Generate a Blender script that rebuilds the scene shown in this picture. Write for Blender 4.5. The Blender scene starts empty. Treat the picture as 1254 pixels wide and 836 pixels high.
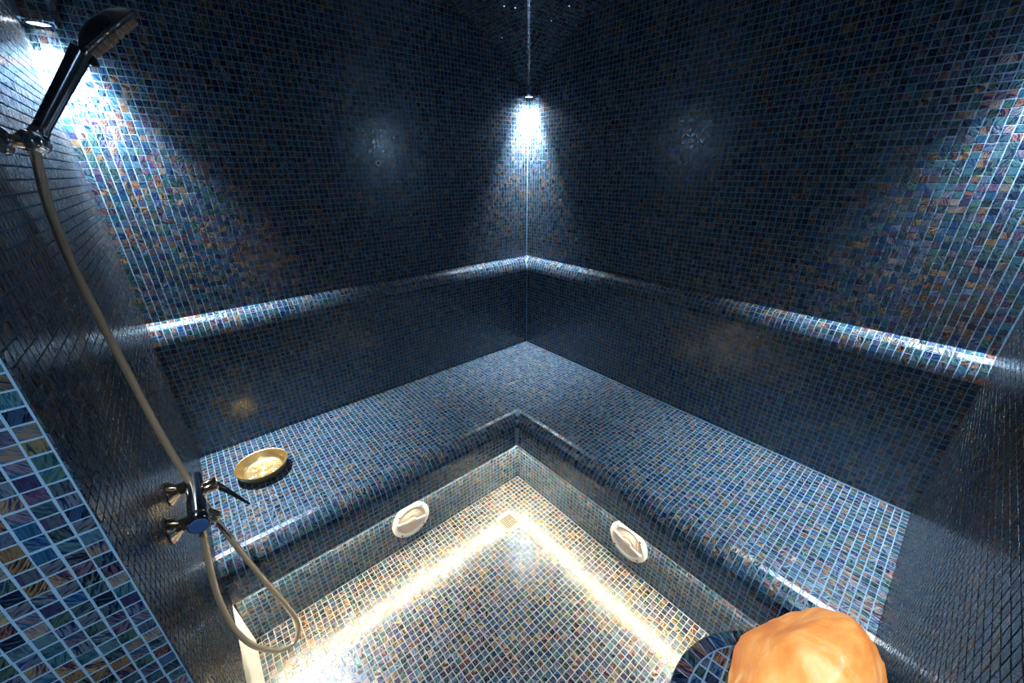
import bpy, bmesh, math, random
import numpy as np
from mathutils import Vector, Matrix

# ------------------------------------------------------------------ scene, camera, world, exposure
scene = bpy.context.scene
C = scene.collection
scene.view_settings.view_transform = 'Standard'
scene.view_settings.look = 'None'
scene.view_settings.exposure = 0.48
scene.view_settings.gamma = 1.0
scene.view_settings.use_curve_mapping = False

CAM = np.array([1.8917, 2.0457, 1.6328])
ROT = np.array([[-0.7644978, 0.6445794, -0.0077846],      # right
                [0.2634209, 0.3013606, -0.9164012],       # down
                [-0.5883473, -0.7026373, -0.4001852]])    # forward
FPX, CX, CY = 472.045, 623.025, 417.502
cd = bpy.data.cameras.new('camera')
cam = bpy.data.objects.new('camera', cd)
C.objects.link(cam)
r_, d_, f_ = ROT
cam.matrix_world = Matrix(((r_[0], -d_[0], -f_[0], CAM[0]), (r_[1], -d_[1], -f_[1], CAM[1]),
                           (r_[2], -d_[2], -f_[2], CAM[2]), (0, 0, 0, 1)))
cd.sensor_width = 36.0
cd.lens = FPX / 1254 * 36
cd.shift_x = (627 - CX) / 1254
cd.shift_y = -(418 - CY) / 1254
cd.clip_start = 0.02
scene.camera = cam

world = bpy.data.worlds.new('world')
scene.world = world
world.use_nodes = True
world.node_tree.nodes['Background'].inputs[0].default_value = (0.35, 0.5, 0.8, 1)
world.node_tree.nodes['Background'].inputs[1].default_value = 0.05

LAMP_W = 205.0          # each corner downlight
LAMP_COL = (0.90, 0.955, 1.0)
LED_STRENGTH = 88.0    # strip under the bench lip
LED_COL = (1.0, 0.80, 0.52)
SALT_STRENGTH = 0.50

# ------------------------------------------------------------------ room dimensions (metres)
U, V = 2.077, 2.198            # x of shower wall, y of near wall
ZB, ZL, ZT = 0.45, 1.086, 2.055  # seat height, top of backrest, foot of the vault
TV = 0.085                     # height of the rounded backrest shoulder
T = 0.053                      # backrest thickness
LIP, RIS = 0.78, 0.728         # outer face of bench lip, riser
ARC = 0.075
ZAP = 0.285                    # bottom of lip
PIER = 1.383                   # y where the shower wall ends
XEND = 2.75                    # end of the entrance alcove
P = 0.022                      # tile pitch
HT = 0.00990                   # half a tile
rng = np.random.default_rng(7)
random.seed(7)

# ------------------------------------------------------------------ materials
def new_mat(name):
    m = bpy.data.materials.new(name); m.use_nodes = True
    nt = m.node_tree
    return m, nt, nt.nodes['Principled BSDF']

def simple(name, col, rough=0.4, metal=0.0, bump=0.0, bscale=200, var=0.0, vscale=20):
    m, nt, b = new_mat(name)
    b.inputs['Base Color'].default_value = (*col, 1)
    b.inputs['Roughness'].default_value = rough
    b.inputs['Metallic'].default_value = metal
    geo = nt.nodes.new('ShaderNodeNewGeometry')
    if var:
        n = nt.nodes.new('ShaderNodeTexNoise'); n.inputs['Scale'].default_value = vscale; n.inputs['Detail'].default_value = 4
        nt.links.new(geo.outputs['Position'], n.inputs['Vector'])
        mx = nt.nodes.new('ShaderNodeMix'); mx.data_type = 'RGBA'
        mx.inputs[6].default_value = (*[c * (1 - var) for c in col], 1)
        mx.inputs[7].default_value = (*[min(1, c * (1 + var)) for c in col], 1)
        nt.links.new(n.outputs['Fac'], mx.inputs[0]); nt.links.new(mx.outputs[2], b.inputs['Base Color'])
    if bump:
        n = nt.nodes.new('ShaderNodeTexNoise'); n.inputs['Scale'].default_value = bscale; n.inputs['Detail'].default_value = 3
        nt.links.new(geo.outputs['Position'], n.inputs['Vector'])
        bp = nt.nodes.new('ShaderNodeBump'); bp.inputs['Strength'].default_value = bump; bp.inputs['Distance'].default_value = 0.002
        nt.links.new(n.outputs['Fac'], bp.inputs['Height']); nt.links.new(bp.outputs[0], b.inputs['Normal'])
    return m

def emis(name, col, strength):
    m, nt, b = new_mat(name)
    b.inputs['Base Color'].default_value = (*col, 1)
    b.inputs['Emission Color'].default_value = (*col, 1)
    b.inputs['Emission Strength'].default_value = strength
    return m

def tile_material():
    m, nt, b = new_mat('glass_mosaic')
    L = nt.links
    a1 = nt.nodes.new('ShaderNodeAttribute'); a1.attribute_name = 'tcol'
    a2 = nt.nodes.new('ShaderNodeAttribute'); a2.attribute_name = 'scol'
    a3 = nt.nodes.new('ShaderNodeAttribute'); a3.attribute_name = 'tuv'
    mp = nt.nodes.new('ShaderNodeMapping'); mp.inputs['Scale'].default_value = (0.55, 3.2, 1.0)
    L.new(a3.outputs['Vector'], mp.inputs['Vector'])
    w = nt.nodes.new('ShaderNodeTexNoise'); w.inputs['Scale'].default_value = 1.35; w.inputs['Detail'].default_value = 5
    w.inputs['Roughness'].default_value = 0.55; w.inputs['Distortion'].default_value = 1.3
    L.new(mp.outputs[0], w.inputs['Vector'])
    r = nt.nodes.new('ShaderNodeValToRGB')
    r.color_ramp.elements[0].position = 0.43; r.color_ramp.elements[0].color = (0, 0, 0, 1)
    r.color_ramp.elements[1].position = 0.69; r.color_ramp.elements[1].color = (0.85, 0.85, 0.85, 1)
    L.new(w.outputs['Fac'], r.inputs['Fac'])
    n = nt.nodes.new('ShaderNodeTexNoise'); n.inputs['Scale'].default_value = 1.3; n.inputs['Detail'].default_value = 3
    L.new(a3.outputs['Vector'], n.inputs['Vector'])
    mr = nt.nodes.new('ShaderNodeMapRange'); mr.inputs[1].default_value = 0.3; mr.inputs[2].default_value = 0.7
    mr.inputs[3].default_value = 0.6; mr.inputs[4].default_value = 1.45
    L.new(n.outputs['Fac'], mr.inputs[0])
    vm = nt.nodes.new('ShaderNodeVectorMath'); vm.operation = 'SCALE'
    L.new(a1.outputs['Color'], vm.inputs[0]); L.new(mr.outputs[0], vm.inputs['Scale'])
    mx = nt.nodes.new('ShaderNodeMix'); mx.data_type = 'RGBA'
    L.new(r.outputs['Color'], mx.inputs[0]); L.new(vm.outputs[0], mx.inputs[6]); L.new(a2.outputs['Color'], mx.inputs[7])
    L.new(mx.outputs[2], b.inputs['Base Color'])
    # the pale strands hold metallic flakes: softer and more mirror-like than the clear glass
    fl = nt.nodes.new('ShaderNodeMath'); fl.operation = 'MULTIPLY'; fl.inputs[1].default_value = 0.95
    L.new(r.outputs['Color'], fl.inputs[0]); L.new(fl.outputs[0], b.inputs['Metallic'])
    ro = nt.nodes.new('ShaderNodeMapRange'); ro.inputs[3].default_value = 0.18; ro.inputs[4].default_value = 0.52
    L.new(r.outputs['Color'], ro.inputs[0]); L.new(ro.outputs[0], b.inputs['Roughness'])
    b.inputs['IOR'].default_value = 1.55
    b.inputs['Specular IOR Level'].default_value = 0.75
    return m

M = {}
M['tile'] = tile_material()
M['grout'] = simple('grout', (0.165, 0.275, 0.39), 0.8, 0, 0.2, 900, 0.12, 60)
M['grout'].node_tree.nodes['Principled BSDF'].inputs['Specular IOR Level'].default_value = 0.06
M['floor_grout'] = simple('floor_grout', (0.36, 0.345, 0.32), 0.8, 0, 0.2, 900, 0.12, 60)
M['chrome'] = simple('chrome', (0.86, 0.86, 0.87), 0.07, 1.0, 0.02, 60)
M['rim_white'] = simple('polished_rim', (0.97, 0.96, 0.94), 0.42, 0.55, 0.01, 60)
M['dark_chrome'] = simple('dark_chrome', (0.34, 0.34, 0.35), 0.10, 1.0, 0.02, 60)
M['gilt_chrome'] = simple('gilt_chrome', (0.80, 0.62, 0.44), 0.14, 1.0, 0.05, 80)
M['hose'] = simple('hose_metal', (0.84, 0.65, 0.43), 0.3, 0.55, 0.05, 120)
M['brass'] = simple('hammered_brass', (0.95, 0.70, 0.36), 0.34, 1.0, 0.35, 160, 0.12, 40)
M['white_plastic'] = simple('white_plastic', (0.78, 0.75, 0.70), 0.35, 0, 0.03, 100)
M['cream_plastic'] = simple('cream_plastic', (0.70, 0.56, 0.46), 0.45, 0, 0.05, 100, 0.08)
M['drain_plastic'] = simple('drain_plastic', (0.42, 0.37, 0.32), 0.85, 0, 0.05, 100)
M['dark_hole'] = simple('dark_hole', (0.03, 0.022, 0.018), 0.7, 0, 0.1, 200)
M['rust'] = simple('rusty_slot', (0.16, 0.07, 0.035), 0.8, 0, 0.2, 300, 0.3, 80)
M['blue_cap'] = simple('blue_cap', (0.05, 0.12, 0.32), 0.25, 0, 0.02, 100)
M['rubber'] = simple('nozzle_rubber', (0.52, 0.40, 0.28), 0.5, 0, 0.05, 200)
M['black'] = simple('black_plastic', (0.015, 0.016, 0.018), 0.3, 0, 0.02, 100)
M['white_panel'] = simple('white_panel', (0.80, 0.80, 0.77), 0.35, 0, 0.1, 40, 0.05, 12)
M['trim_white'] = simple('trim_white', (0.75, 0.78, 0.80), 0.4, 0, 0.03, 60)
M['plaster'] = simple('plaster', (0.30, 0.36, 0.42), 0.7, 0, 0.1, 60, 0.1, 5)
M['led'] = emis('led_strip', LED_COL, LED_STRENGTH)
M['lens'] = emis('lamp_lens', (0.88, 0.95, 1.0), 6.0)
M['star'] = emis('star_light', (0.50, 0.72, 1.0), 1.5)

# ------------------------------------------------------------------ mesh helpers
def mesh_obj(name, verts, faces, mat, parent=None, smooth=False):
    me = bpy.data.meshes.new(name)
    me.from_pydata([tuple(map(float, v)) for v in verts], [], [tuple(f) for f in faces])
    me.materials.append(mat)
    if smooth:
        me.polygons.foreach_set('use_smooth', [True] * len(me.polygons))
    bm = bmesh.new(); bm.from_mesh(me)
    bmesh.ops.recalc_face_normals(bm, faces=bm.faces)
    bm.to_mesh(me); bm.free()
    o = bpy.data.objects.new(name, me)
    C.objects.link(o)
    if parent is not None:
        o.parent = parent
    if smooth:
        try:
            me.set_sharp_from_angle(angle=math.radians(40))
        except Exception:
            pass
    return o

def tag(o, label=None, cat=None, group=None, kind=None):
    if label: o['label'] = label
    if cat: o['category'] = cat
    if group: o['group'] = group
    if kind: o['kind'] = kind
    return o

def empty(name, loc):
    o = bpy.data.objects.new(name, None); C.objects.link(o)
    o.location = loc
    o.empty_display_size = 0.05
    return o

class MB:
    """collects shapes of one part"""
    def __init__(s): s.v = []; s.f = []
    def add(s, v, f):
        n = len(s.v); s.v += [tuple(x) for x in v]; s.f += [tuple(i + n for i in q) for q in f]
        return s
    def box(s, lo, hi):
        x0, y0, z0 = lo; x1, y1, z1 = hi
        return s.add([(x0, y0, z0), (x1, y0, z0), (x1, y1, z0), (x0, y1, z0), (x0, y0, z1), (x1, y0, z1), (x1, y1, z1), (x0, y1, z1)],
                     [(0, 3, 2, 1), (4, 5, 6, 7), (0, 1, 5, 4), (1, 2, 6, 5), (2, 3, 7, 6), (3, 0, 4, 7)])
    def lathe(s, prof, origin, axis, n=32, ref=None, close=True):
        """prof: (radius, height along axis)"""
        a = Vector(axis).normalized()
        e = Vector(ref) if ref else (Vector((0, 0, 1)) if abs(a.z) < 0.9 else Vector((1, 0, 0)))
        e1 = (e - a * e.dot(a)).normalized(); e2 = a.cross(e1)
        o = Vector(origin); vs = []; fs = []
        for (r, h) in prof:
            r = max(r, 1e-5)
            for k in range(n):
                t = 2 * math.pi * k / n
                vs.append(o + a * h + e1 * (r * math.cos(t)) + e2 * (r * math.sin(t)))
        for i in range(len(prof) - 1):
            for k in range(n):
                k2 = (k + 1) % n
                fs.append((i * n + k, i * n + k2, (i + 1) * n + k2, (i + 1) * n + k))
        if close:
            fs.append(tuple(range(n - 1, -1, -1)))
            m = (len(prof) - 1) * n
            fs.append(tuple(range(m, m + n)))
        return s.add(vs, fs)
    def tube(s, pts, radii, n=12):
        pts = [Vector(p) for p in pts]; m = len(pts)
        if not hasattr(radii, '__len__'): radii = [radii] * m
        tan = [(pts[min(i + 1, m - 1)] - pts[max(i - 1, 0)]).normalized() for i in range(m)]
        nrm = tan[0].orthogonal().normalized(); vs = []; fs = []
        for i in range(m):
            nrm = (nrm - tan[i] * nrm.dot(tan[i])).normalized()
            b = tan[i].cross(nrm)
            for k in range(n):
                t = 2 * math.pi * k / n
                vs.append(pts[i] + (nrm * math.cos(t) + b * math.sin(t)) * radii[i])
        for i in range(m - 1):
            for k in range(n):
                k2 = (k + 1) % n
                fs.append((i * n + k, i * n + k2, (i + 1) * n + k2, (i + 1) * n + k))
        fs.append(tuple(range(n - 1, -1, -1))); fs.append(tuple(range((m - 1) * n, m * n)))
        return s.add(vs, fs)
    def torus(s, origin, axis, R, r, n=40, k=10):
        a = Vector(axis).normalized(); e1 = a.orthogonal().normalized(); e2 = a.cross(e1); o = Vector(origin)
        vs = []; fs = []
        for i in range(n):
            t = 2 * math.pi * i / n; d = e1 * math.cos(t) + e2 * math.sin(t)
            for j in range(k):
                p = 2 * math.pi * j / k
                vs.append(o + d * (R + r * math.cos(p)) + a * (r * math.sin(p)))
        for i in range(n):
            for j in range(k):
                fs.append((i * k + j, ((i + 1) % n) * k + j, ((i + 1) % n) * k + (j + 1) % k, i * k + (j + 1) % k))
        return s.add(vs, fs)
    def build(s, name, mat, parent=None, smooth=False, loc=None):
        v = s.v
        if loc is not None:
            v = [(a - loc[0], b - loc[1], c - loc[2]) for a, b, c in v]
        return mesh_obj(name, v, s.f, mat, parent, smooth)

def spline(pts, k=10):
    """Catmull-Rom through the points"""
    p = [Vector(x) for x in pts]; p = [p[0] * 2 - p[1]] + p + [p[-1] * 2 - p[-2]]
    out = []
    for i in range(1, len(p) - 2):
        for j in range(k):
            t = j / k; a, b, c, d = p[i - 1], p[i], p[i + 1], p[i + 2]
            out.append(0.5 * ((2 * b) + (c - a) * t + (2 * a - 5 * b + 4 * c - d) * t * t + (3 * b - a - 3 * c + d) * t ** 3))
    out.append(p[-2]); return out

# ------------------------------------------------------------------ mosaic tiles
def lin(c):
    c = np.asarray(c, float) / 255
    return np.where(c <= 0.04045, c / 12.92, ((c + 0.055) / 1.055) ** 2.4)
PAL = np.array([lin(c) for c in ((8, 26, 70), (8, 44, 96), (6, 62, 90), (12, 56, 62), (44, 34, 66), (9, 13, 32),
                                 (74, 54, 44), (48, 70, 98), (16, 36, 60), (26, 78, 104))])
PALW = np.array([.17, .16, .13, .10, .10, .12, .05, .05, .09, .03])
STR = np.array([lin(c) for c in ((92, 138, 144), (192, 166, 124), (136, 154, 180), (186, 134, 96), (142, 128, 152), (112, 150, 126), (58, 98, 146))])
STRW = np.array([.25, .19, .19, .06, .10, .10, .11])

def tile_look(n):
    a = PAL[rng.choice(len(PAL), n, p=PALW)] * rng.uniform(0.35, 0.9, (n, 1))
    s = STR[rng.choice(len(STR), n, p=STRW)] * rng.uniform(0.5, 1.1, (n, 1))
    rot = rng.uniform(0, 2 * np.pi, n) * 0 + rng.normal(0, 0.6, n) + np.pi / 2
    off = rng.uniform(-60, 60, (n, 3))
    return a, s, rot, off

TH = 0.00036
CORN = np.array([(-1, -1), (1, -1), (1, 1), (-1, 1)], float)
FACES = np.array([(4, 5, 6, 7), (0, 1, 5, 4), (1, 2, 6, 5), (2, 3, 7, 6), (3, 0, 4, 7)])

def local_tile(a=HT, b=HT):
    lo = np.c_[CORN * (a, b), np.full(4, -0.0012)]
    hi = np.c_[CORN * (a - 0.0004, b - 0.0004), np.full(4, TH)]
    return np.r_[lo, hi]

def tile_mesh(name, verts, a, s, tuv):
    """verts (n,8,3) -> mesh with looks stored per face"""
    n = len(verts)
    me = bpy.data.meshes.new(name)
    me.vertices.add(n * 8); me.vertices.foreach_set('co', verts.reshape(-1).astype(np.float32))
    idx = (FACES[None] + (np.arange(n) * 8)[:, None, None]).reshape(-1)
    me.loops.add(n * 20); me.loops.foreach_set('vertex_index', idx.astype(np.int32))
    me.polygons.add(n * 5)
    me.polygons.foreach_set('loop_start', (np.arange(n * 5) * 4).astype(np.int32))
    me.polygons.foreach_set('loop_total', np.full(n * 5, 4, np.int32))
    me.update(calc_edges=True)
    me.polygons.foreach_set('use_smooth', [False] * (n * 5))
    for nm, col in (('tcol', a), ('scol', s)):
        at = me.attributes.new(nm, 'FLOAT_COLOR', 'FACE')
        at.data.foreach_set('color', np.repeat(np.c_[col, np.ones(n)], 5, axis=0).reshape(-1).astype(np.float32))
    at = me.attributes.new('tuv', 'FLOAT_VECTOR', 'POINT')
    at.data.foreach_set('vector', tuv.reshape(-1).astype(np.float32))
    me.materials.append(M['tile'])
    return me

def tuv_of(n, rot, off, loc):
    c, s = np.cos(rot), np.sin(rot)
    q = loc / (2 * HT)
    x = c[:, None] * q[None, :, 0] - s[:, None] * q[None, :, 1]
    y = s[:, None] * q[None, :, 0] + c[:, None] * q[None, :, 1]
    return np.stack([x, y, np.zeros_like(x)], 2) + off[:, None, :]

LOC = local_tile()
VARIANTS = []
for i in range(70):
    a, s, rot, off = tile_look(1)
    VARIANTS.append(tile_mesh('tile_shape', LOC[None].copy(), a, s, tuv_of(1, rot, off, LOC)))

def project(p):
    c = (p - CAM) @ ROT.T
    return np.stack([CX + FPX * c[..., 0] / c[..., 2], CY + FPX * c[..., 1] / c[..., 2]], -1), c[..., 2]

def lay_tiles(parent, pos, e1, e2, nrm, scale=None, single=300, tilt=0.007, jit=0.00035):
    """pos,e1,e2,nrm: (n,3). The tiles that show largest become objects, the rest one stuff part."""
    pos = np.asarray(pos, float); n = len(pos)
    e1, e2, nrm = [np.broadcast_to(np.asarray(x, float), (n, 3)).copy() for x in (e1, e2, nrm)]
    t1 = rng.normal(0, tilt, n)[:, None]; t2 = rng.normal(0, tilt, n)[:, None]
    w = rng.normal(0, 0.012, n)[:, None]
    a1 = e1 + w * e2 + t1 * nrm; a1 /= np.linalg.norm(a1, axis=1)[:, None]
    nn = nrm - t1 * e1 - t2 * e2; nn -= a1 * (nn * a1).sum(1)[:, None]; nn /= np.linalg.norm(nn, axis=1)[:, None]
    a2 = np.cross(nn, a1)
    pos = pos + e1 * rng.normal(0, jit, (n, 1)) + e2 * rng.normal(0, jit, (n, 1))
    sc = np.ones((n, 2)) if scale is None else np.asarray(scale, float)
    A1 = a1 * sc[:, :1]; A2 = a2 * sc[:, 1:]
    verts = pos[:, None] + LOC[None, :, :1] * A1[:, None] + LOC[None, :, 1:2] * A2[:, None] + LOC[None, :, 2:] * nn[:, None]
    px, dep = project(verts[:, 4:])
    x, y = px[..., 0], px[..., 1]
    area = 0.5 * np.abs((x[:, 2] - x[:, 0]) * (y[:, 3] - y[:, 1]) - (x[:, 3] - x[:, 1]) * (y[:, 2] - y[:, 0]))
    ok = (dep.min(1) > 0.05) & (x.mean(1) > 0) & (x.mean(1) < 1254) & (y.mean(1) > 0) & (y.mean(1) < 836)
    ok &= ((CAM - pos) * nn).sum(1) > 0
    area = np.where(ok, area, 0)
    order = np.argsort(-area)
    big = order[:single]; big = big[area[big] > 1]
    mask = np.zeros(n, bool); mask[big] = True
    k = 0
    for i in big:
        o = bpy.data.objects.new('tile', VARIANTS[int(rng.integers(len(VARIANTS)))])
        o.matrix_local = Matrix(((A1[i, 0], A2[i, 0], nn[i, 0], pos[i, 0]), (A1[i, 1], A2[i, 1], nn[i, 1], pos[i, 1]),
                                 (A1[i, 2], A2[i, 2], nn[i, 2], pos[i, 2]), (0, 0, 0, 1)))
        o.parent = parent
        C.objects.link(o)
    rest = ~mask
    m = int(rest.sum())
    if m:
        a, s, rot, off = tile_look(m)
        me = tile_mesh('tile_field', verts[rest], a, s, tuv_of(m, rot, off, LOC))
        o = bpy.data.objects.new('tile_field', me); C.objects.link(o); o.parent = parent
        o['kind'] = 'stuff'

# vault -------------------------------------------------------------
AX, BX, Z0 = 0.965, 0.425, 2.03
AY = V / 2 - 0.08
AX = U / 2 - 0.074
def zx(x):
    q = 1 - ((np.asarray(x, float) - U / 2) / AX) ** 2
    return Z0 + BX * np.sqrt(np.maximum(q, 0))
def zy(y):
    q = 1 - ((np.asarray(y, float) - V / 2) / AY) ** 2
    return Z0 + BX * np.sqrt(np.maximum(q, 0))
def zceil(x, y): return np.maximum(np.maximum(zx(x), zy(y)), ZT)

# ------------------------------------------------------------------ walls
def wall_profile():
    """(offset from wall plane, z) from top to seat"""
    pr = [(0, 2.56), (0, ZL)]
    pr += [(T * math.sin(t), ZL - TV + TV * math.cos(t)) for t in np.linspace(0, math.pi / 2, 13)[1:]]
    return pr + [(T, 0.30)]

def profile_rows():
    rows = []                      # (offset, z, normal offset, normal z)
    z = ZL + P / 2
    while z < 2.52:
        rows.append((0, z, 1, 0)); z += P
    tt_ = np.linspace(0, np.pi / 2, 2001)
    s_ = np.r_[0, np.cumsum(np.hypot(np.diff(T * np.sin(tt_)), np.diff(TV * np.cos(tt_))))]
    na = round(s_[-1] / P)
    for k in range(na):
        t = float(np.interp((k + 0.5) / na * s_[-1], s_, tt_))
        a_, b_ = math.sin(t) / T, math.cos(t) / TV; l_ = math.hypot(a_, b_)
        rows.append((T * math.sin(t), ZL - TV + TV * math.cos(t), a_ / l_, b_ / l_))
    z = ZL - TV - P / 2 * 1.02
    while z > ZB - 0.004:
        rows.append((T, z, 1, 0)); z -= P * 1.003
    return rows

def sided_wall(name, along_x, length):
    """wall with backrest: along_x -> plane y=0, else plane x=0"""
    pr = wall_profile()
    poly = pr + [(-0.12, 0.30), (-0.12, 2.56)]
    n = len(poly); vs = []
    for s in (-0.12, length + 0.05):
        for (o, z) in poly:
            vs.append((s, o, z) if along_x else (o, s, z))
    fs = [(i, (i + 1) % n, n + (i + 1) % n, n + i) for i in range(n)] + [tuple(range(n)), tuple(range(2 * n - 1, n - 1, -1))]
    w = mesh_obj(name, vs, fs, M['grout'])
    tag(w, kind='structure')
    pos = []; e2 = []; nr = []
    zar = zx if along_x else zy
    for (o, z, no, nz) in profile_rows():
        s = length - P / 2
        while s > o + P * 0.3:
            if z - P * 0.5 < max(float(zar(s)), ZT) or z < ZT:
                pos.append((s, o, z) if along_x else (o, s, z))
                nr.append((0, no, nz) if along_x else (no, 0, nz))
                e2.append((0, -nz, no) if along_x else (-nz, 0, no))
            s -= P
    nr = np.array(nr); e2 = np.array(e2)
    e1 = np.cross(e2, nr)
    lay_tiles(w, pos, e1, e2, nr)
    return w

wall_left = sided_wall('wall_left', True, U)
wall_left['label'] = 'dark blue mosaic wall left of the far corner with a rounded backrest shoulder'
wall_right = sided_wall('wall_right', False, V)
wall_right['label'] = 'dark blue mosaic wall right of the far corner with a rounded backrest shoulder'

def grid(a0, a1, b0, b1, step=P):
    aa = np.arange(a0, a1, step if a1 > a0 else -step); bb = np.arange(b0, b1, step if b1 > b0 else -step)
    A, B = np.meshgrid(aa, bb, indexing='ij')
    return A.ravel(), B.ravel()

# shower wall (plane x = U, facing -x); its free end is the pier face (plane y = PIER, facing +y)
w = MB().box((U, -0.1, 0.285), (U + 0.14, PIER - 0.004, 2.56)).build('wall_shower', M['grout'])
tag(w, 'mosaic side wall carrying the shower mixer and hose', kind='structure')
A, B = grid(PIER - P / 2 - 0.001, 0.0, ZAP + P / 2 + 0.001, 2.52)
keep = (B - P / 2 < np.maximum(zy(A), ZT)) & ~((B < ZB - 0.008) & (A < RIS))
A, B = A[keep], B[keep]
lay_tiles(w, np.c_[np.full(len(A), U - 0.0009), A, B], (0, -1, 0), (0, 0, 1), (-1, 0, 0), scale=np.full((len(A), 2), 0.955), tilt=0.008)

w = MB().box((U + 0.0005, PIER - 0.14, 0.0), (XEND, PIER, 2.2)).build('wall_pier', M['grout'])
tag(w, 'near mosaic pier face with large visible swirled blue tiles', kind='structure')
A, B = grid(U + P / 2 + 0.0015, XEND, P / 2, 2.1)
lay_tiles(w, np.c_[A, np.full(len(A), PIER), B], (-1, 0, 0), (0, 0, 1), (0, 1, 0), single=300)

w = MB().box((-0.12, V, 0.0), (XEND + 0.1, V + 0.12, 2.56)).build('wall_near', M['grout'])
tag(w, 'mosaic wall at the right edge beside the salt lamp', kind='structure')
A, B = grid(T + P * 0.45, XEND, ZB + P / 2, 2.52)
keep = np.where(A < U, B - P / 2 < np.maximum(zx(A), ZT), B < 2.1)
A2_, B2_ = grid(RIS + P * 0.5, XEND, P / 2, ZB)
A, B = np.r_[A[keep], A2_], np.r_[B[keep], B2_]
lay_tiles(w, np.c_[A, np.full(len(A), V - 0.0009), B], (1, 0, 0), (0, 0, 1), (0, -1, 0), scale=np.full((len(A), 2), 0.955), tilt=0.008)

# entrance alcove behind the viewer
tag(MB().box((XEND, PIER - 0.14, 0), (XEND + 0.1, V + 0.1, 2.2)).build('wall_back', M['plaster']), 'plain end wall of the entrance alcove', kind='structure')
tag(MB().box((U, PIER - 0.1, 2.12), (XEND + 0.1, V + 0.1, 2.56)).build('trim_1', M['plaster']), 'lowered soffit over the entrance alcove', kind='structure')

# white panel at the foot of the shower wall
vs = []
for y in (RIS - 0.005, PIER):
    vs += [(U + 0.012, y, 0.282), (U - 0.012, y, 0.0), (U + 0.05, y, 0.0), (U + 0.05, y, 0.282)]
w = mesh_obj('baseboard_left', vs, [(0, 1, 2, 3), (7, 6, 5, 4), (0, 4, 5, 1), (1, 5, 6, 2), (2, 6, 7, 3), (3, 7, 4, 0)], M['white_panel'])
tag(w, 'white panel at the foot of the shower wall', kind='structure')

# ------------------------------------------------------------------ floor
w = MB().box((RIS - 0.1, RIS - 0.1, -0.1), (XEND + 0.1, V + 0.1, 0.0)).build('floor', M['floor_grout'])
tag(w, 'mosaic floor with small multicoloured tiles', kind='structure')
A, B = grid(RIS + P * 0.55, XEND, RIS + P * 0.55, V)
DR = (0.976, 0.940)            # drain centre
keep = ~((np.abs(A - DR[0]) < 0.049) & (np.abs(B - DR[1]) < 0.049)) & ~((A > U) & (B < PIER))
A, B = A[keep], B[keep]
lay_tiles(w, np.c_[A, B, np.zeros(len(A))], (1, 0, 0), (0, 1, 0), (0, 0, 1))

# ------------------------------------------------------------------ ceiling: groin vault
NV = 150
th = np.linspace(0, np.pi, NV + 1)
gx = np.r_[-0.02, U / 2 - AX * np.cos(th), U + 0.02]
gy = np.r_[-0.02, V / 2 - AY * np.cos(th), V + 0.02]
nx, ny = len(gx), len(gy)
GX, GY = np.meshgrid(gx, gy, indexing='ij')
GZ = zceil(GX, GY)
vs = np.c_[GX.ravel(), GY.ravel(), GZ.ravel()].tolist(); fs = []
for i in range(nx - 1):
    for j in range(ny - 1):
        a, b, c, d = i * ny + j, (i + 1) * ny + j, (i + 1) * ny + j + 1, i * ny + j + 1
        if i == j: fs += [(a, b, c), (a, c, d)]
        elif i + j == nx - 2: fs += [(a, b, d), (b, c, d)]
        else: fs.append((a, b, c, d))
base = len(vs)
vs += [(-0.02, -0.02, 2.6), (U + 0.02, -0.02, 2.6), (U + 0.02, V + 0.02, 2.6), (-0.02, V + 0.02, 2.6)]
fs.append((base, base + 1, base + 2, base + 3))
fs.append(tuple([i * ny for i in range(nx)] + [base + 1, base]))
fs.append(tuple([i * ny + ny - 1 for i in range(nx)] + [base + 2, base + 3]))
fs.append(tuple([j for j in range(ny)] + [base + 3, base]))
fs.append(tuple([(nx - 1) * ny + j for j in range(ny)] + [base + 2, base + 1]))
ceil = mesh_obj('ceiling', vs, fs, M['grout'])
tag(ceil, 'dark mosaic groin vault meeting in ribs over the corners', kind='structure')

def ellipse_walk(c, a):
    tt = np.linspace(0, np.pi, 4001)
    x = c - a * np.cos(tt); z = Z0 + BX * np.sin(tt)
    s = np.r_[0, np.cumsum(np.hypot(np.diff(x), np.diff(z)))]
    ss = np.arange(P / 2, s[-1], P)
    t = np.interp(ss, s, tt)
    x = c - a * np.cos(t); z = Z0 + BX * np.sin(t)
    tx, tz = a * np.sin(t), BX * np.cos(t); l = np.hypot(tx, tz); tx, tz = tx / l, tz / l
    return x, z, tx, tz
pos = []; e1 = []; nr = []; rsc = []
for axis in (0, 1):
    c, a = (U / 2, AX) if axis == 0 else (V / 2, AY)
    other = V if axis == 0 else U
    fo = zy if axis == 0 else zx
    for x, z, tx, tz in zip(*ellipse_walk(c, a)):
        if z < ZT - 0.004: continue
        g = np.arange(P / 2, other, P)
        # stay on this barrel and leave room for the rib row
        inn = np.maximum(fo(g - 0.011), fo(g + 0.011)) < z + 0.002
        # keep clear of the groin by half a tile
        for q in g[inn]:
            if axis == 0: pos.append((x, q, z)); e1.append((tx, 0, tz)); nr.append((tz, 0, -tx))
            else: pos.append((q, x, z)); e1.append((0, tx, tz)); nr.append((0, tz, -tx))
n_barrel = len(pos)
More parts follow.
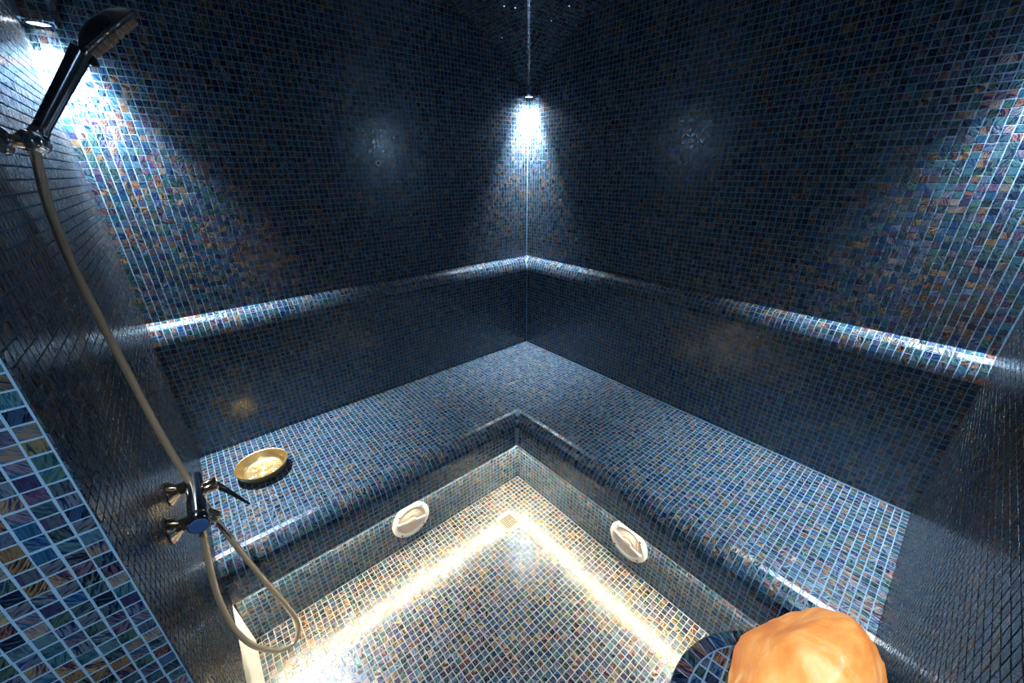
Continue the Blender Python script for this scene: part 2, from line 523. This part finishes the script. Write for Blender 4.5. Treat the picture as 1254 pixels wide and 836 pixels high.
# rib tiles along the four half-groins
tt = np.linspace(0.02, np.pi / 2, 3000)
for sx in (1, -1):
    for sy in (1, -1):
        x = U / 2 - sx * AX * np.cos(tt); y = V / 2 - sy * AY * np.cos(tt); z = Z0 + BX * np.sin(tt)
        s = np.r_[0, np.cumsum(np.sqrt(np.diff(x) ** 2 + np.diff(y) ** 2 + np.diff(z) ** 2))]
        for q in np.arange(P / 2, s[-1], P):
            t = np.interp(q, s, tt)
            p = np.array([U / 2 - sx * AX * math.cos(t), V / 2 - sy * AY * math.cos(t), Z0 + BX * math.sin(t)])
            if p[2] < ZT + 0.004: continue
            d = np.array([sx * AX * math.sin(t), sy * AY * math.sin(t), BX * math.cos(t)]); d /= np.linalg.norm(d)
            h = np.array([-d[1], d[0], 0]); h /= np.linalg.norm(h)
            n_ = np.cross(d, h); n_ = n_ if n_[2] < 0 else -n_
            pos.append(tuple(p + n_ * 0.004)); e1.append(tuple(d)); nr.append(tuple(n_))
rsc = [(1, 1)] * n_barrel + [(1, 0.6)] * (len(pos) - n_barrel)
e1 = np.array(e1); nr = np.array(nr)
lay_tiles(ceil, np.array(pos) + nr * 0.0009, e1, np.cross(nr, e1), nr, scale=rsc)

# ------------------------------------------------------------------ bench
bpr = [(T - 0.02, 0.0), (T - 0.02, ZB), (LIP - ARC, ZB)]
bpr += [(LIP - ARC + ARC * math.sin(t), ZB - ARC + ARC * math.cos(t)) for t in np.linspace(0, math.pi / 2, 13)[1:]]
bpr += [(LIP, ZAP), (LIP - 0.018, ZAP), (LIP - 0.018, ZAP + 0.028), (RIS, ZAP + 0.028), (RIS, 0.0)]
n = len(bpr); vs = []
for sec in range(3):
    for (o, z) in bpr:
        vs.append((U - 0.002, o, z) if sec == 0 else ((o, o, z) if sec == 1 else (o, V - 0.002, z)))
fs = []
for sec in range(2):
    for i in range(n):
        j = (i + 1) % n
        fs.append((sec * n + i, sec * n + j, (sec + 1) * n + j, (sec + 1) * n + i))
fs += [tuple(range(n)), tuple(range(3 * n - 1, 2 * n - 1, -1))]
bench = mesh_obj('corner_bench', vs, fs, M['grout'])
tag(bench, 'L-shaped mosaic bench with rounded lip running along both far walls', 'bench')
pos = []; e1 = []; nr = []
FE = LIP - ARC
PX_, PY_ = (U - FE) / 62, (V - FE) / 68
xs = U - PX_ * (np.arange(200) + 0.5); xs = xs[xs > T + 0.004]
ys = V - PY_ * (np.arange(200) + 0.5); ys = ys[ys > T + 0.004]
for x in xs:
    for y in ys:
        if min(x, y) < FE:
            pos.append((x, y, ZB)); e1.append((1, 0, 0)); nr.append((0, 0, 1))
rows = []
flat_end = LIP - ARC
na = 6
for k in range(na):
    t = (k + 0.5) / na * math.pi / 2
    rows.append((LIP - ARC + ARC * math.sin(t), ZB - ARC + ARC * math.cos(t), math.sin(t), math.cos(t)))
nz_ = 4
for k in range(nz_):
    rows.append((LIP, ZB - ARC - (k + 0.5) * (ZB - ARC - ZAP) / nz_, 1, 0))
nr_rows = 13
for k in range(nr_rows):
    rows.append((RIS, P / 2 + 0.001 + k * P, 1, 0))
sc = [(1, 1)] * len(pos)
for (o, z, no, nz) in rows:
    for x in xs:
        if x > o + P * 0.3:
            if o == RIS and math.hypot(x - 1.398, z - 0.145) < 0.088: continue
            pos.append((x, o, z)); e1.append((1, 0, 0)); nr.append((0, no, nz)); sc.append((1, 0.94))
    for y in ys:
        if y > o + P * 0.3:
            if o == RIS and math.hypot(y - 1.463, z - 0.15) < 0.088: continue
            pos.append((o, y, z)); e1.append((0, 1, 0)); nr.append((no, 0, nz)); sc.append((1, 0.94))
e1 = np.array(e1, float); nr = np.array(nr, float)
lay_tiles(bench, pos, e1, np.cross(nr, e1), nr, scale=sc)
# LED strips hidden in the pocket behind the lip, white edge profiles
q0, q1, zz = RIS + 0.008, RIS + 0.026, ZAP + 0.003
MB().box((q1, q0, zz), (U - 0.02, q1, zz + 0.004)).build('led_strip', M['led'], bench)
MB().box((q0, q1, zz), (q1, V - 0.02, zz + 0.004)).build('led_strip', M['led'], bench)
MB().box((LIP + 0.001, LIP - 0.012, ZAP - 0.0015), (U, LIP + 0.001, ZAP)).build('edge_profile', M['trim_white'], bench)
MB().box((LIP - 0.012, LIP + 0.001, ZAP - 0.0015), (LIP + 0.001, V, ZAP)).build('edge_profile', M['trim_white'], bench)

# ------------------------------------------------------------------ corner downlights, plus two added fill lamps out of view
def downlight(x, y, z, label, watts, cat='downlight', r=0.033, spread=88, col=LAMP_COL, wide=0.04):
    t = empty('corner_downlight', (x, y, z))
    tag(t, label, cat, 'round downlights over the corners')
    MB().lathe([(r * 0.76, -0.001), (r * 0.8, -0.006), (r, -0.005), (r * 1.03, 0.0005)], (0, 0, 0), (0, 0, 1), 36, close=False).build('ring', M['chrome'], t, True)
    MB().lathe([(0, -0.0045), (r * 0.5, -0.004), (r * 0.78, -0.002), (r * 0.78, 0.0)], (0, 0, 0), (0, 0, 1), 36, close=False).build('lens', M['lens'], t, True)
    for nm, e, sp in (('beam', watts, spread), ('spill', watts * wide, 160)):
        if e <= 0: continue
        ld = bpy.data.lights.new('corner_downlight_' + nm, 'SPOT')
        ld.energy = e; ld.color = col; ld.spot_size = math.radians(sp); ld.spot_blend = 1.0; ld.shadow_soft_size = 0.03
        lo = bpy.data.objects.new('corner_downlight_' + nm, ld); C.objects.link(lo)
        lo.parent = t; lo.location = (0, 0, -0.03)
    return t
downlight(0.038, 0.041, ZT, 'lit round downlight in the far corner where both big walls meet', LAMP_W, spread=76, wide=0.05)
downlight(U - 0.038, 0.041, ZT, 'lit round downlight in the corner above the hand shower', LAMP_W)
downlight(0.038, V - 0.041, ZT, 'lit round downlight in the right-hand corner above the bench end', LAMP_W)
downlight(2.42, 1.80, 2.12, 'added unseen fill lamp in the entrance alcove soffit', LAMP_W * 0.12, spread=118, col=(0.52, 0.77, 1.0), wide=0)  # unseen lamp, added to brighten the pier face

downlight(U - 0.038, V - 0.041, ZT, 'added unseen fill lamp over the near corner beside the entrance', LAMP_W * 0.24, spread=138, wide=0, col=(0.74, 0.88, 1.0))  # also unseen, added as cool fill on the shower wall and backrests

# star lights in the vault
def on_vault(px, py):
    d = np.array([(px - CX) / FPX, (py - CY) / FPX, 1.0]) @ ROT
    t = 0.3
    while t < 6:
        p = CAM + d * t
        if p[2] > zceil(p[0], p[1]): return p
        t += 0.002
    return None
for (px, py, where) in ((615, 45.5, 'lowest one left of the vault rib'), (675, 24.5, 'lower one right of the vault rib'),
                        (617.5, 7, 'farther of two left of the rib at top edge'), (697, 6.5, 'upper one right of the rib at the top edge'),
                        (631, 9, 'closest to the rib on its left at the top edge')):
    p = on_vault(px, py)
    if p is None: continue
    o = MB().lathe([(0.0, -0.004), (0.002, -0.0035), (0.003, -0.002), (0.003, 0.004)], (0, 0, 0), (0, 0, 1), 12).build('star_light', M['star'], None, True)
    o.location = p
    tag(o, 'tiny pale vault star light, ' + where, 'star light', 'fibre star lights in the vault')

# ------------------------------------------------------------------ speakers on the riser
def speaker(loc, rz, label):
    """faces local -y ... built facing +y then turned"""
    t = empty('riser_speaker', loc); t.rotation_euler = (0, 0, rz)
    tag(t, label, 'speaker', 'round speakers in the bench riser')
    ax = (0, 1, 0)
    R = 0.092
    MB().lathe([(R * 0.97, -0.003), (R, 0.002), (R * 0.985, 0.007), (R * 0.93, 0.0105), (R * 0.80, 0.0115), (R * 0.75, 0.008), (R * 0.73, 0.003)],
               (0, 0, 0), ax, 56, close=False).build('flange', M['white_plastic'], t, True)
    MB().lathe([(R * 0.76, 0.005), (R * 0.70, 0.0075), (R * 0.55, 0.0105), (R * 0.35, 0.013), (R * 0.15, 0.0142), (0.001, 0.0145)],
               (0, 0, 0), ax, 48, close=False).build('cone', M['cream_plastic'], t, True)
    MB().lathe([(R * 0.22, 0.010), (R * 0.22, 0.0155), (R * 0.17, 0.0175), (R * 0.08, 0.0185), (0.001, 0.0188)], (0, 0, 0), ax, 32, close=False).build('centre_cap', M['cream_plastic'], t, True)
    a = math.radians(14)
    b = MB()
    d = Vector((math.cos(a), 0, math.sin(a))); e = Vector((-math.sin(a), 0, math.cos(a))) * 0.005
    p, q = d * R * -0.77, d * R * 0.77
    v = []
    for h in (0.006, 0.0165):
        for k in (p - e, q - e, q + e, p + e): v.append((k.x, h, k.z))
    b.add(v, [(0, 1, 2, 3), (7, 6, 5, 4), (0, 4, 5, 1), (1, 5, 6, 2), (2, 6, 7, 3), (3, 7, 4, 0)])
    b.build('bridge_bar', M['white_plastic'], t)
    for k in range(4):
        g = math.radians(45 + 90 * k)
        MB().lathe([(0.0045, 0.0098), (0.0042, 0.0118), (0.002, 0.0124), (0.0005, 0.0124)], (math.cos(g) * R * 0.87, 0, math.sin(g) * R * 0.87), ax, 12).build('screw', M['dark_hole'], t, True)
    for k, rr in enumerate((0.62, 0.54, 0.46, 0.38)):
        MB().torus((0, 0.0094 + 0.0010 * k, 0), ax, R * rr, 0.0012, 48, 6).build('cone_ring', M['cream_plastic'], t, True)
    return t
speaker((1.398, RIS + 0.001, 0.145), 0, 'round white speaker in the riser under the left bench')
speaker((RIS + 0.001, 1.463, 0.150), -math.pi / 2, 'round white speaker in the riser under the right bench')

# ------------------------------------------------------------------ floor drain
t = empty('floor_drain', (DR[0], DR[1], 0))
tag(t, 'small square pale drain grate with slots set in the floor', 'drain')
MB().box((-0.047, -0.047, -0.002), (0.047, 0.047, 0.0005)).build('tray', M['dark_hole'], t)
fr = MB()
for s in (-1, 1):
    fr.box((s * 0.0415 - 0.0055, -0.047, 0), (s * 0.0415 + 0.0055, 0.047, 0.0022))
    fr.box((-0.036, s * 0.0415 - 0.0055, 0), (0.036, s * 0.0415 + 0.0055, 0.0022))
fr.build('frame', M['drain_plastic'], t)
for qx in (0, 1):
    for qy in (0, 1):
        x0, y0 = (-0.036 if qx == 0 else 0.001), (-0.036 if qy == 0 else 0.001)
        for k in range(4):
            o0 = k * 0.0098
            if (qx + qy) % 2 == 0:
                b = MB().box((x0 + o0, y0, 0), (x0 + o0 + 0.0036, y0 + 0.035, 0.0018))
            else:
                b = MB().box((x0, y0 + o0, 0), (x0 + 0.035, y0 + o0 + 0.0036, 0.0018))
            b.build('slat', M['drain_plastic'], t)

# ------------------------------------------------------------------ wall sensor
t = empty('steam_sensor', (1.024, 0.0, 1.682))
tag(t, 'tiny white-rimmed round sensor fitting on the dark left wall', 'sensor')
MB().torus((0, 0.005, 0), (0, 1, 0), 0.0105, 0.0048, 32, 12).build('rim', M['rim_white'], t, True)
MB().lathe([(0.0064, 0.0), (0.0064, 0.009), (0.002, 0.0094), (0.0005, 0.0095)], (0, 0, 0), (0, 1, 0), 20).build('probe', M['dark_hole'], t, True)

# ------------------------------------------------------------------ brass bowl
BW = (1.868, 0.352, ZB + TH + 0.0003)
t = empty('brass_bowl', BW)
tag(t, 'shallow round brass bowl with embossed base standing on the bench', 'bowl')
MB().lathe([(0.001, 0.0), (0.060, 0.0), (0.068, 0.001), (0.080, 0.006), (0.090, 0.018), (0.0965, 0.038), (0.099, 0.043), (0.1005, 0.0445), (0.0995, 0.0465),
            (0.0965, 0.0455), (0.0925, 0.036), (0.086, 0.020), (0.078, 0.010), (0.070, 0.007), (0.062, 0.0062), (0.030, 0.006), (0.001, 0.006)],
           (0, 0, 0), (0, 0, 1), 72, close=False).build('dish', M['brass'], t, True)
b = MB()
for R, r in ((0.066, 0.0022), (0.024, 0.0022), (0.015, 0.0018)):
    b.torus((0, 0, 0.0066), (0, 0, 1), R, r, 56, 8)
b.build('embossed_ring', M['brass'], t, True)
MB().lathe([(0.001, 0.0125), (0.004, 0.012), (0.008, 0.009), (0.011, 0.006)], (0, 0, 0), (0, 0, 1), 28, close=False).build('boss', M['brass'], t, True)
for k in range(6):
    g = math.pi / 3 * k + 0.3
    pts = []
    b = MB()
    loop = []
    for i in range(25):
        q = 2 * math.pi * i / 24
        rx, ry = 0.0165 * math.cos(q), 0.011 * math.sin(q)
        loop.append((math.cos(g) * (0.0445 + rx) - math.sin(g) * ry, math.sin(g) * (0.0445 + rx) + math.cos(g) * ry, 0.0068))
    b.tube(loop, 0.002, 6)
    b.lathe([(0.0085, 0.006), (0.006, 0.0085), (0.001, 0.0095)], (math.cos(g) * 0.0445, math.sin(g) * 0.0445, 0), (0, 0, 1), 16, close=False)
    b.build('petal', M['brass'], t, True)

# ------------------------------------------------------------------ shower: holder, hand shower, hose, mixer
VH = 0.905
HB = Vector((2.030, VH, 1.706)); HTp = Vector((1.936, VH, 1.836))
hd = (HTp - HB).normalized()
t = empty('shower_holder', (U, VH + 0.01, 1.690))
tag(t, 'chrome ball-joint shower holder on the side wall', 'shower holder')
o_ = Vector((U, VH + 0.01, 1.690))
rel = lambda p: Vector(p) - o_
MB().lathe([(0.024, -0.001), (0.024, 0.004), (0.019, 0.009), (0.013, 0.012), (0.0125, 0.012)], (0, 0, 0), (-1, 0, 0), 32).build('wall_rose', M['chrome'], t, True)
cen = HB - hd * 0.020
MB().tube(spline([(0, 0, 0), (-0.012, 0.0, 0.0), rel(cen) + Vector((0.012, 0.006, -0.001))], 8), [0.0115] * 16 + [0.013], 16).build('arm', M['gilt_chrome'], t, True)
MB().lathe([(0.0135, -0.014), (0.0185, -0.012), (0.0215, -0.006), (0.0225, 0.0), (0.0215, 0.006), (0.0185, 0.012), (0.0135, 0.014)], rel(cen), hd, 32).build('clamp', M['chrome'], t, True)
MB().torus(rel(cen), (0.35, 1, 0.25), 0.0195, 0.0035, 40, 10).build('clamp_ring', M['chrome'], t, True)

t = empty('hand_shower', HB)
tag(t, 'chrome hand shower tilted up in the wall holder', 'hand shower')
r0 = lambda p: Vector(p) - HB
hp = [HB - hd * 0.004, HB + hd * 0.02, HB + hd * 0.07, HB + hd * 0.12, HTp + hd * 0.006]
MB().tube([r0(p) for p in spline(hp, 6)], list(np.interp(np.linspace(0, 1, 25), [0, 0.1, 0.5, 0.85, 1], [0.0105, 0.0115, 0.0130, 0.0145, 0.0155])), 24).build('handle', M['dark_chrome'], t, True)
MB().lathe([(0.0118, 0.0), (0.0136, 0.002), (0.0136, 0.008), (0.0122, 0.011)], r0(HB - hd * 0.004), hd, 28).build('collar', M['chrome'], t, True)
la = Vector((-0.77, 0.0, 0.64)).normalized()              # long direction of the head
fn = Vector((-0.62, -0.10, -0.76)); fn = (fn - la * fn.dot(la)).normalized()   # where the spray goes
hc = HTp + la * 0.060
MB().lathe([(0.001, -0.0235), (0.012, -0.0232), (0.024, -0.0218), (0.036, -0.0185), (0.047, -0.013), (0.055, -0.0075), (0.0595, -0.003), (0.061, 0.0), (0.0600, 0.004), (0.056, 0.0055)], r0(hc), fn, 56, close=False).build('head_shell', M['dark_chrome'], t, True)
MB().torus(r0(hc + fn * 0.004), fn, 0.0585, 0.0026, 56, 8).build('head_rim', M['chrome'], t, True)
MB().lathe([(0.057, 0.004), (0.055, 0.007), (0.052, 0.008), (0.001, 0.008)], r0(hc), fn, 48, close=False).build('spray_face', M['black'], t, True)
e1_ = la; e2_ = fn.cross(la)
for R, cnt in ((0.049, 22), (0.039, 16), (0.028, 12), (0.016, 7)):
    for k in range(cnt):
        g = 2 * math.pi * k / cnt
        c = hc + (e1_ * math.cos(g) + e2_ * math.sin(g)) * R
        MB().lathe([(0.0036, 0.007), (0.0032, 0.013), (0.0026, 0.0155), (0.0012, 0.0158)], r0(c), fn, 8).build('nozzle', M['rubber'], t, True)
c = HTp + hd * 0.0 + fn * 0.016 + la * 0.004
MB().lathe([(0.006, -0.008), (0.0062, 0.006), (0.005, 0.009), (0.001, 0.0095)], r0(c), (-0.1, 0.15, -1), 16).build('selector', M['black'], t, True)

hose_pts = [(2.044, VH + 0.008, 1.676), (2.050, .915, 1.64), (2.058, .92, 1.574), (2.061, .925, 1.466), (2.056, .93, 1.338), (2.049, .94, 1.212), (2.041, .95, 1.070),
            (2.024, .96, 0.900), (1.998, .97, 0.730), (1.965, .98, 0.544), (1.933, .99, 0.390), (1.921, 1.0, 0.292), (1.944, 1.01, 0.240), (1.988, 1.02, 0.262), (2.034, 1.03, 0.355),
            (2.056, 1.035, 0.472), (2.058, 1.04, 0.600), (2.048, 1.04, 0.716), (2.036, 1.035, 0.805), (2.030, 1.03, 0.872)]
sp = spline(hose_pts, 14)
o = MB().tube(sp, [0.0074 + 0.00035 * math.sin(i * 2.6) for i in range(len(sp))], 16).build('shower_hose', M['hose'], None, True)
tag(o, 'long beige metal shower hose looping down the side wall', 'hose')

MX, MZ = 2.022, 0.915
t = empty('mixer_tap', (U, 1.01, MZ))
tag(t, 'two-handle chrome wall mixer tap under the shower hose', 'mixer tap')
om = Vector((U, 1.01, MZ)); rm = lambda *p: Vector(p) - om
MB().lathe([(0.012, -0.088), (0.0185, -0.086), (0.0195, -0.080), (0.0195, 0.070), (0.0185, 0.076), (0.015, 0.078)], rm(MX, 1.01, MZ), (0, 1, 0), 32).build('body', M['chrome'], t, True)
for v in (0.945, 1.085):
    f = MB()
    f.lathe([(0.030, 0.0015), (0.031, 0.004), (0.027, 0.010), (0.017, 0.020), (0.0135, 0.024)], rm(U, v, MZ - 0.006), (-1, 0, 0), 32)
    f.build('wall_rose', M['gilt_chrome'], t, True)
    MB().lathe([(0.0155, 0.022), (0.0155, 0.044)], rm(U, v, MZ - 0.003), (-1, 0, 0), 6).build('union_nut', M['gilt_chrome'], t)
# near end: cap with the blue dot
MB().lathe([(0.0165, 0.074), (0.0215, 0.078), (0.0225, 0.084), (0.0225, 0.098), (0.020, 0.103)], rm(MX + 0.002, 1.01, MZ - 0.004), (0, 1, 0), 32).build('end_knob', M['dark_chrome'], t, True)
MB().lathe([(0.019, 0.1025), (0.017, 0.105), (0.001, 0.106)], rm(MX + 0.002, 1.01, MZ - 0.004), (0, 1, 0), 28).build('cold_cap', M['blue_cap'], t, True)
# lever handles
def lever(name, p0, d0, tip, w):
    h = MB(); p0 = Vector(p0); d0 = Vector(d0).normalized()
    h.lathe([(0.011, 0.0), (0.012, 0.004), (0.012, 0.012), (0.0165, 0.014), (0.0175, 0.036), (0.0145, 0.040)], p0 - om, d0, 28)
    k = h.build(name, M['gilt_chrome'], t, True)
    e = p0 + d0 * 0.032
    tip = Vector(tip); m_ = e.lerp(tip, 0.35) + Vector((0, 0, 0.004))
    MB().tube([q - om for q in spline([e, m_, tip], 8)], list(np.linspace(w, w * 0.28, 17)), 12).build('lever', M['dark_chrome'], k, True)
lever('handle', (MX - 0.006, 0.985, MZ - 0.002), (-1, 0, 0.05), (1.930, 1.0, 0.822), 0.010)
lever('handle', (MX - 0.002, 1.06, MZ - 0.012), (-0.45, 0.05, -0.6), (1.985, 1.055, 0.79), 0.0075)
MB().lathe([(0.0125, 0.0), (0.0125, 0.016), (0.0095, 0.020), (0.0095, 0.034)], rm(2.030, 1.03, MZ - 0.012), (0, 0, -1), 20).build('hose_outlet', M['chrome'], t, True)

# ------------------------------------------------------------------ round pedestal with salt lamp
PC = (1.388, 2.114); PR, PZ = 0.187, 0.82
ped = MB(); nseg = 40
arc = [(PC[0] + PR * math.cos(a), PC[1] - PR * math.sin(a)) for a in np.linspace(0, math.pi, nseg + 1)]
outline = [(PC[0] + PR, V)] + arc + [(PC[0] - PR, V)]
m_ = len(outline); vs = [(x, y, 0.0) for x, y in outline] + [(x, y, PZ - 0.006) for x, y in outline]
ins = [(PC[0] + (x - PC[0]) * 0.968, PC[1] + (y - PC[1]) * 0.968 if y < V else V) for x, y in outline]
vs += [(x, y, PZ) for x, y in ins]
fs = [(i, (i + 1) % m_, m_ + (i + 1) % m_, m_ + i) for i in range(m_)] + [(m_ + i, m_ + (i + 1) % m_, 2 * m_ + (i + 1) % m_, 2 * m_ + i) for i in range(m_)]
fs += [tuple(range(m_)), tuple(range(2 * m_, 3 * m_))]
ped = mesh_obj('lamp_pedestal', vs, fs, M['grout'])
tag(ped, 'rounded dark mosaic pedestal carrying the orange salt lamp', 'pedestal')
pos = []; e1 = []; nr = []; sc = []
nring = 24
RR = PR - 0.0135
for k in range(nring):
    a = (k + 0.5) / nring * math.pi
    pos.append((PC[0] + RR * math.cos(a), PC[1] - RR * math.sin(a), PZ)); e1.append((math.sin(a), math.cos(a), 0)); nr.append((0, 0, 1)); sc.append((1.08, 1.22))
for sx in (-1, 1):
    for k in range(4):
        y = PC[1] + P * (k + 0.5)
        if y < V - 0.008: pos.append((PC[0] + sx * RR, y, PZ)); e1.append((0, 1, 0)); nr.append((0, 0, 1)); sc.append((1, 1.22))
nside = int(math.pi * PR / P)
for k in range(nside):
    a = (k + 0.5) / nside * math.pi
    for z in np.arange(P / 2 + 0.002, PZ - 0.016, P):
        pos.append((PC[0] + PR * math.cos(a), PC[1] - PR * math.sin(a), z)); e1.append((-math.sin(a), -math.cos(a), 0)); nr.append((math.cos(a), -math.sin(a), 0)); sc.append((1, 1))
e1 = np.array(e1, float); nr = np.array(nr, float)
lay_tiles(ped, pos, e1, np.cross(nr, e1), nr, scale=sc, tilt=0.006)

def cut_tile(poly, z, parent):
    """a flat tile cut to the given outline"""
    k = len(poly); c = np.mean(poly, 0)
    vs = [(x, y, z - 0.0008) for x, y in poly]
    for x, y in poly:
        d = c - (x, y); d = d / max(1e-6, np.linalg.norm(d)) * 0.0008
        vs.append((x + d[0], y + d[1], z + TH))
    fs = [tuple(range(k, 2 * k))] + [(i, (i + 1) % k, k + (i + 1) % k, k + i) for i in range(k)]
    o = mesh_obj('tile', vs, fs, M['tile'], parent)
    me = o.data; a, s, rot, off = tile_look(1)
    for nm, col in (('tcol', a[0]), ('scol', s[0])):
        at = me.attributes.new(nm, 'FLOAT_COLOR', 'FACE')
        at.data.foreach_set('color', np.tile(np.r_[col, 1.0], len(me.polygons)).astype(np.float32))
    co = np.zeros(len(me.vertices) * 3, np.float32); me.vertices.foreach_get('co', co)
    at = me.attributes.new('tuv', 'FLOAT_VECTOR', 'POINT')
    at.data.foreach_set('vector', (co.reshape(-1, 3) / (2 * HT) + off).reshape(-1).astype(np.float32))

RI = RR - 0.0135
clip = [(RI * math.cos(a), -RI * math.sin(a)) for a in np.linspace(math.pi, 0, 33)] + [(RI, V - PC[1] - 0.002), (-RI, V - PC[1] - 0.002)]
def clip_poly(poly):
    for i in range(len(clip)):
        a, b = np.array(clip[i]), np.array(clip[(i + 1) % len(clip)])
        out = []
        side = lambda p: (b[0] - a[0]) * (p[1] - a[1]) - (b[1] - a[1]) * (p[0] - a[0])
        for j in range(len(poly)):
            p, q = poly[j], poly[(j + 1) % len(poly)]
            sp_, sq_ = side(p), side(q)
            if sp_ >= 0: out.append(p)
            if (sp_ >= 0) != (sq_ >= 0): out.append(p + (q - p) * (sp_ / (sp_ - sq_)))
        poly = out
        if len(poly) < 3: return None
    return poly
c_, s_ = math.cos(0.12), math.sin(0.12)
for x in np.arange(-0.198, 0.199, P):
    for y in np.arange(-0.198, 0.12, P):
        sq = [np.array((c_ * (x + i) - s_ * (y + j), s_ * (x + i) + c_ * (y + j))) for i, j in CORN * HT]
        pl = clip_poly(sq)
        if pl is None: continue
        area = 0.5 * abs(sum(pl[i][0] * pl[(i + 1) % len(pl)][1] - pl[(i + 1) % len(pl)][0] * pl[i][1] for i in range(len(pl))))
        if area < 3e-5: continue
        cut_tile([np.array(PC) + p for p in pl], PZ, ped)

def salt_material():
    m, nt, b = new_mat('salt_crystal')
    L = nt.links
    geo = nt.nodes.new('ShaderNodeNewGeometry')
    n = nt.nodes.new('ShaderNodeTexNoise'); n.inputs['Scale'].default_value = 14; n.inputs['Detail'].default_value = 6; n.inputs['Distortion'].default_value = 1.2
    L.new(geo.outputs['Position'], n.inputs['Vector'])
    r = nt.nodes.new('ShaderNodeValToRGB'); e = r.color_ramp.elements
    e[0].position = 0.32; e[0].color = (0.72, 0.23, 0.06, 1)
    e[1].position = 0.72; e[1].color = (1.0, 0.58, 0.26, 1)
    k = e.new(0.5); k.color = (0.90, 0.34, 0.08, 1)
    L.new(n.outputs['Fac'], r.inputs['Fac'])
    L.new(r.outputs['Color'], b.inputs['Base Color']); L.new(r.outputs['Color'], b.inputs['Emission Color'])
    b.inputs['Emission Strength'].default_value = SALT_STRENGTH
    b.inputs['Roughness'].default_value = 0.42
    bp = nt.nodes.new('ShaderNodeBump'); bp.inputs['Strength'].default_value = 0.5; bp.inputs['Distance'].default_value = 0.006
    n2 = nt.nodes.new('ShaderNodeTexNoise'); n2.inputs['Scale'].default_value = 55; n2.inputs['Detail'].default_value = 5
    L.new(geo.outputs['Position'], n2.inputs['Vector'])
    L.new(n2.outputs['Fac'], bp.inputs['Height']); L.new(bp.outputs[0], b.inputs['Normal'])
    return m
M['salt'] = salt_material()
SC = Vector((1.3617, 2.0892, PZ + TH))
me = bpy.data.meshes.new('salt_lamp'); bm = bmesh.new()
bmesh.ops.create_icosphere(bm, subdivisions=5, radius=1.0)
from mathutils import noise as mnoise
planes = []
for k in range(40):
    z = random.uniform(-0.6, 0.7); a = random.uniform(0, 6.283); q = math.sqrt(max(0, 1 - z * z))
    planes.append((Vector((q * math.cos(a), q * math.sin(a), z)), random.uniform(0.80, 0.95)))
for v in bm.verts:
    d = v.co.normalized(); r = 1.0
    for nrm_, k in planes:
        c_ = d.dot(nrm_)
        if c_ > 0.05: r = min(r, k / c_)
    r = r + 0.05 * mnoise.noise(d * 2.5) + 0.022 * mnoise.noise(d * 7) + 0.008 * mnoise.noise(d * 20) + 0.03
    p = d * r
    # a tall lump: widest low, narrower towards the top
    zz_ = max(0.0, (p.z + 0.58) / 1.55)
    taper = 1.0 - 0.46 * min(1.1, zz_) ** 1.87
    flare = 1.0 + 0.07 * max(0.0, 1 - zz_ * 6)
    v.co = Vector((p.x * 0.156 * taper * flare - 0.0184 * zz_, p.y * 0.105 * taper + 0.0056 * zz_, zz_ * 0.235))
bm.to_mesh(me); bm.free()
me.materials.append(M['salt'])
me.polygons.foreach_set('use_smooth', [True] * len(me.polygons))
lamp = bpy.data.objects.new('salt_lamp', me); C.objects.link(lamp); lamp.location = SC
tag(lamp, 'glowing orange rough salt crystal lamp at the lower right', 'salt lamp')
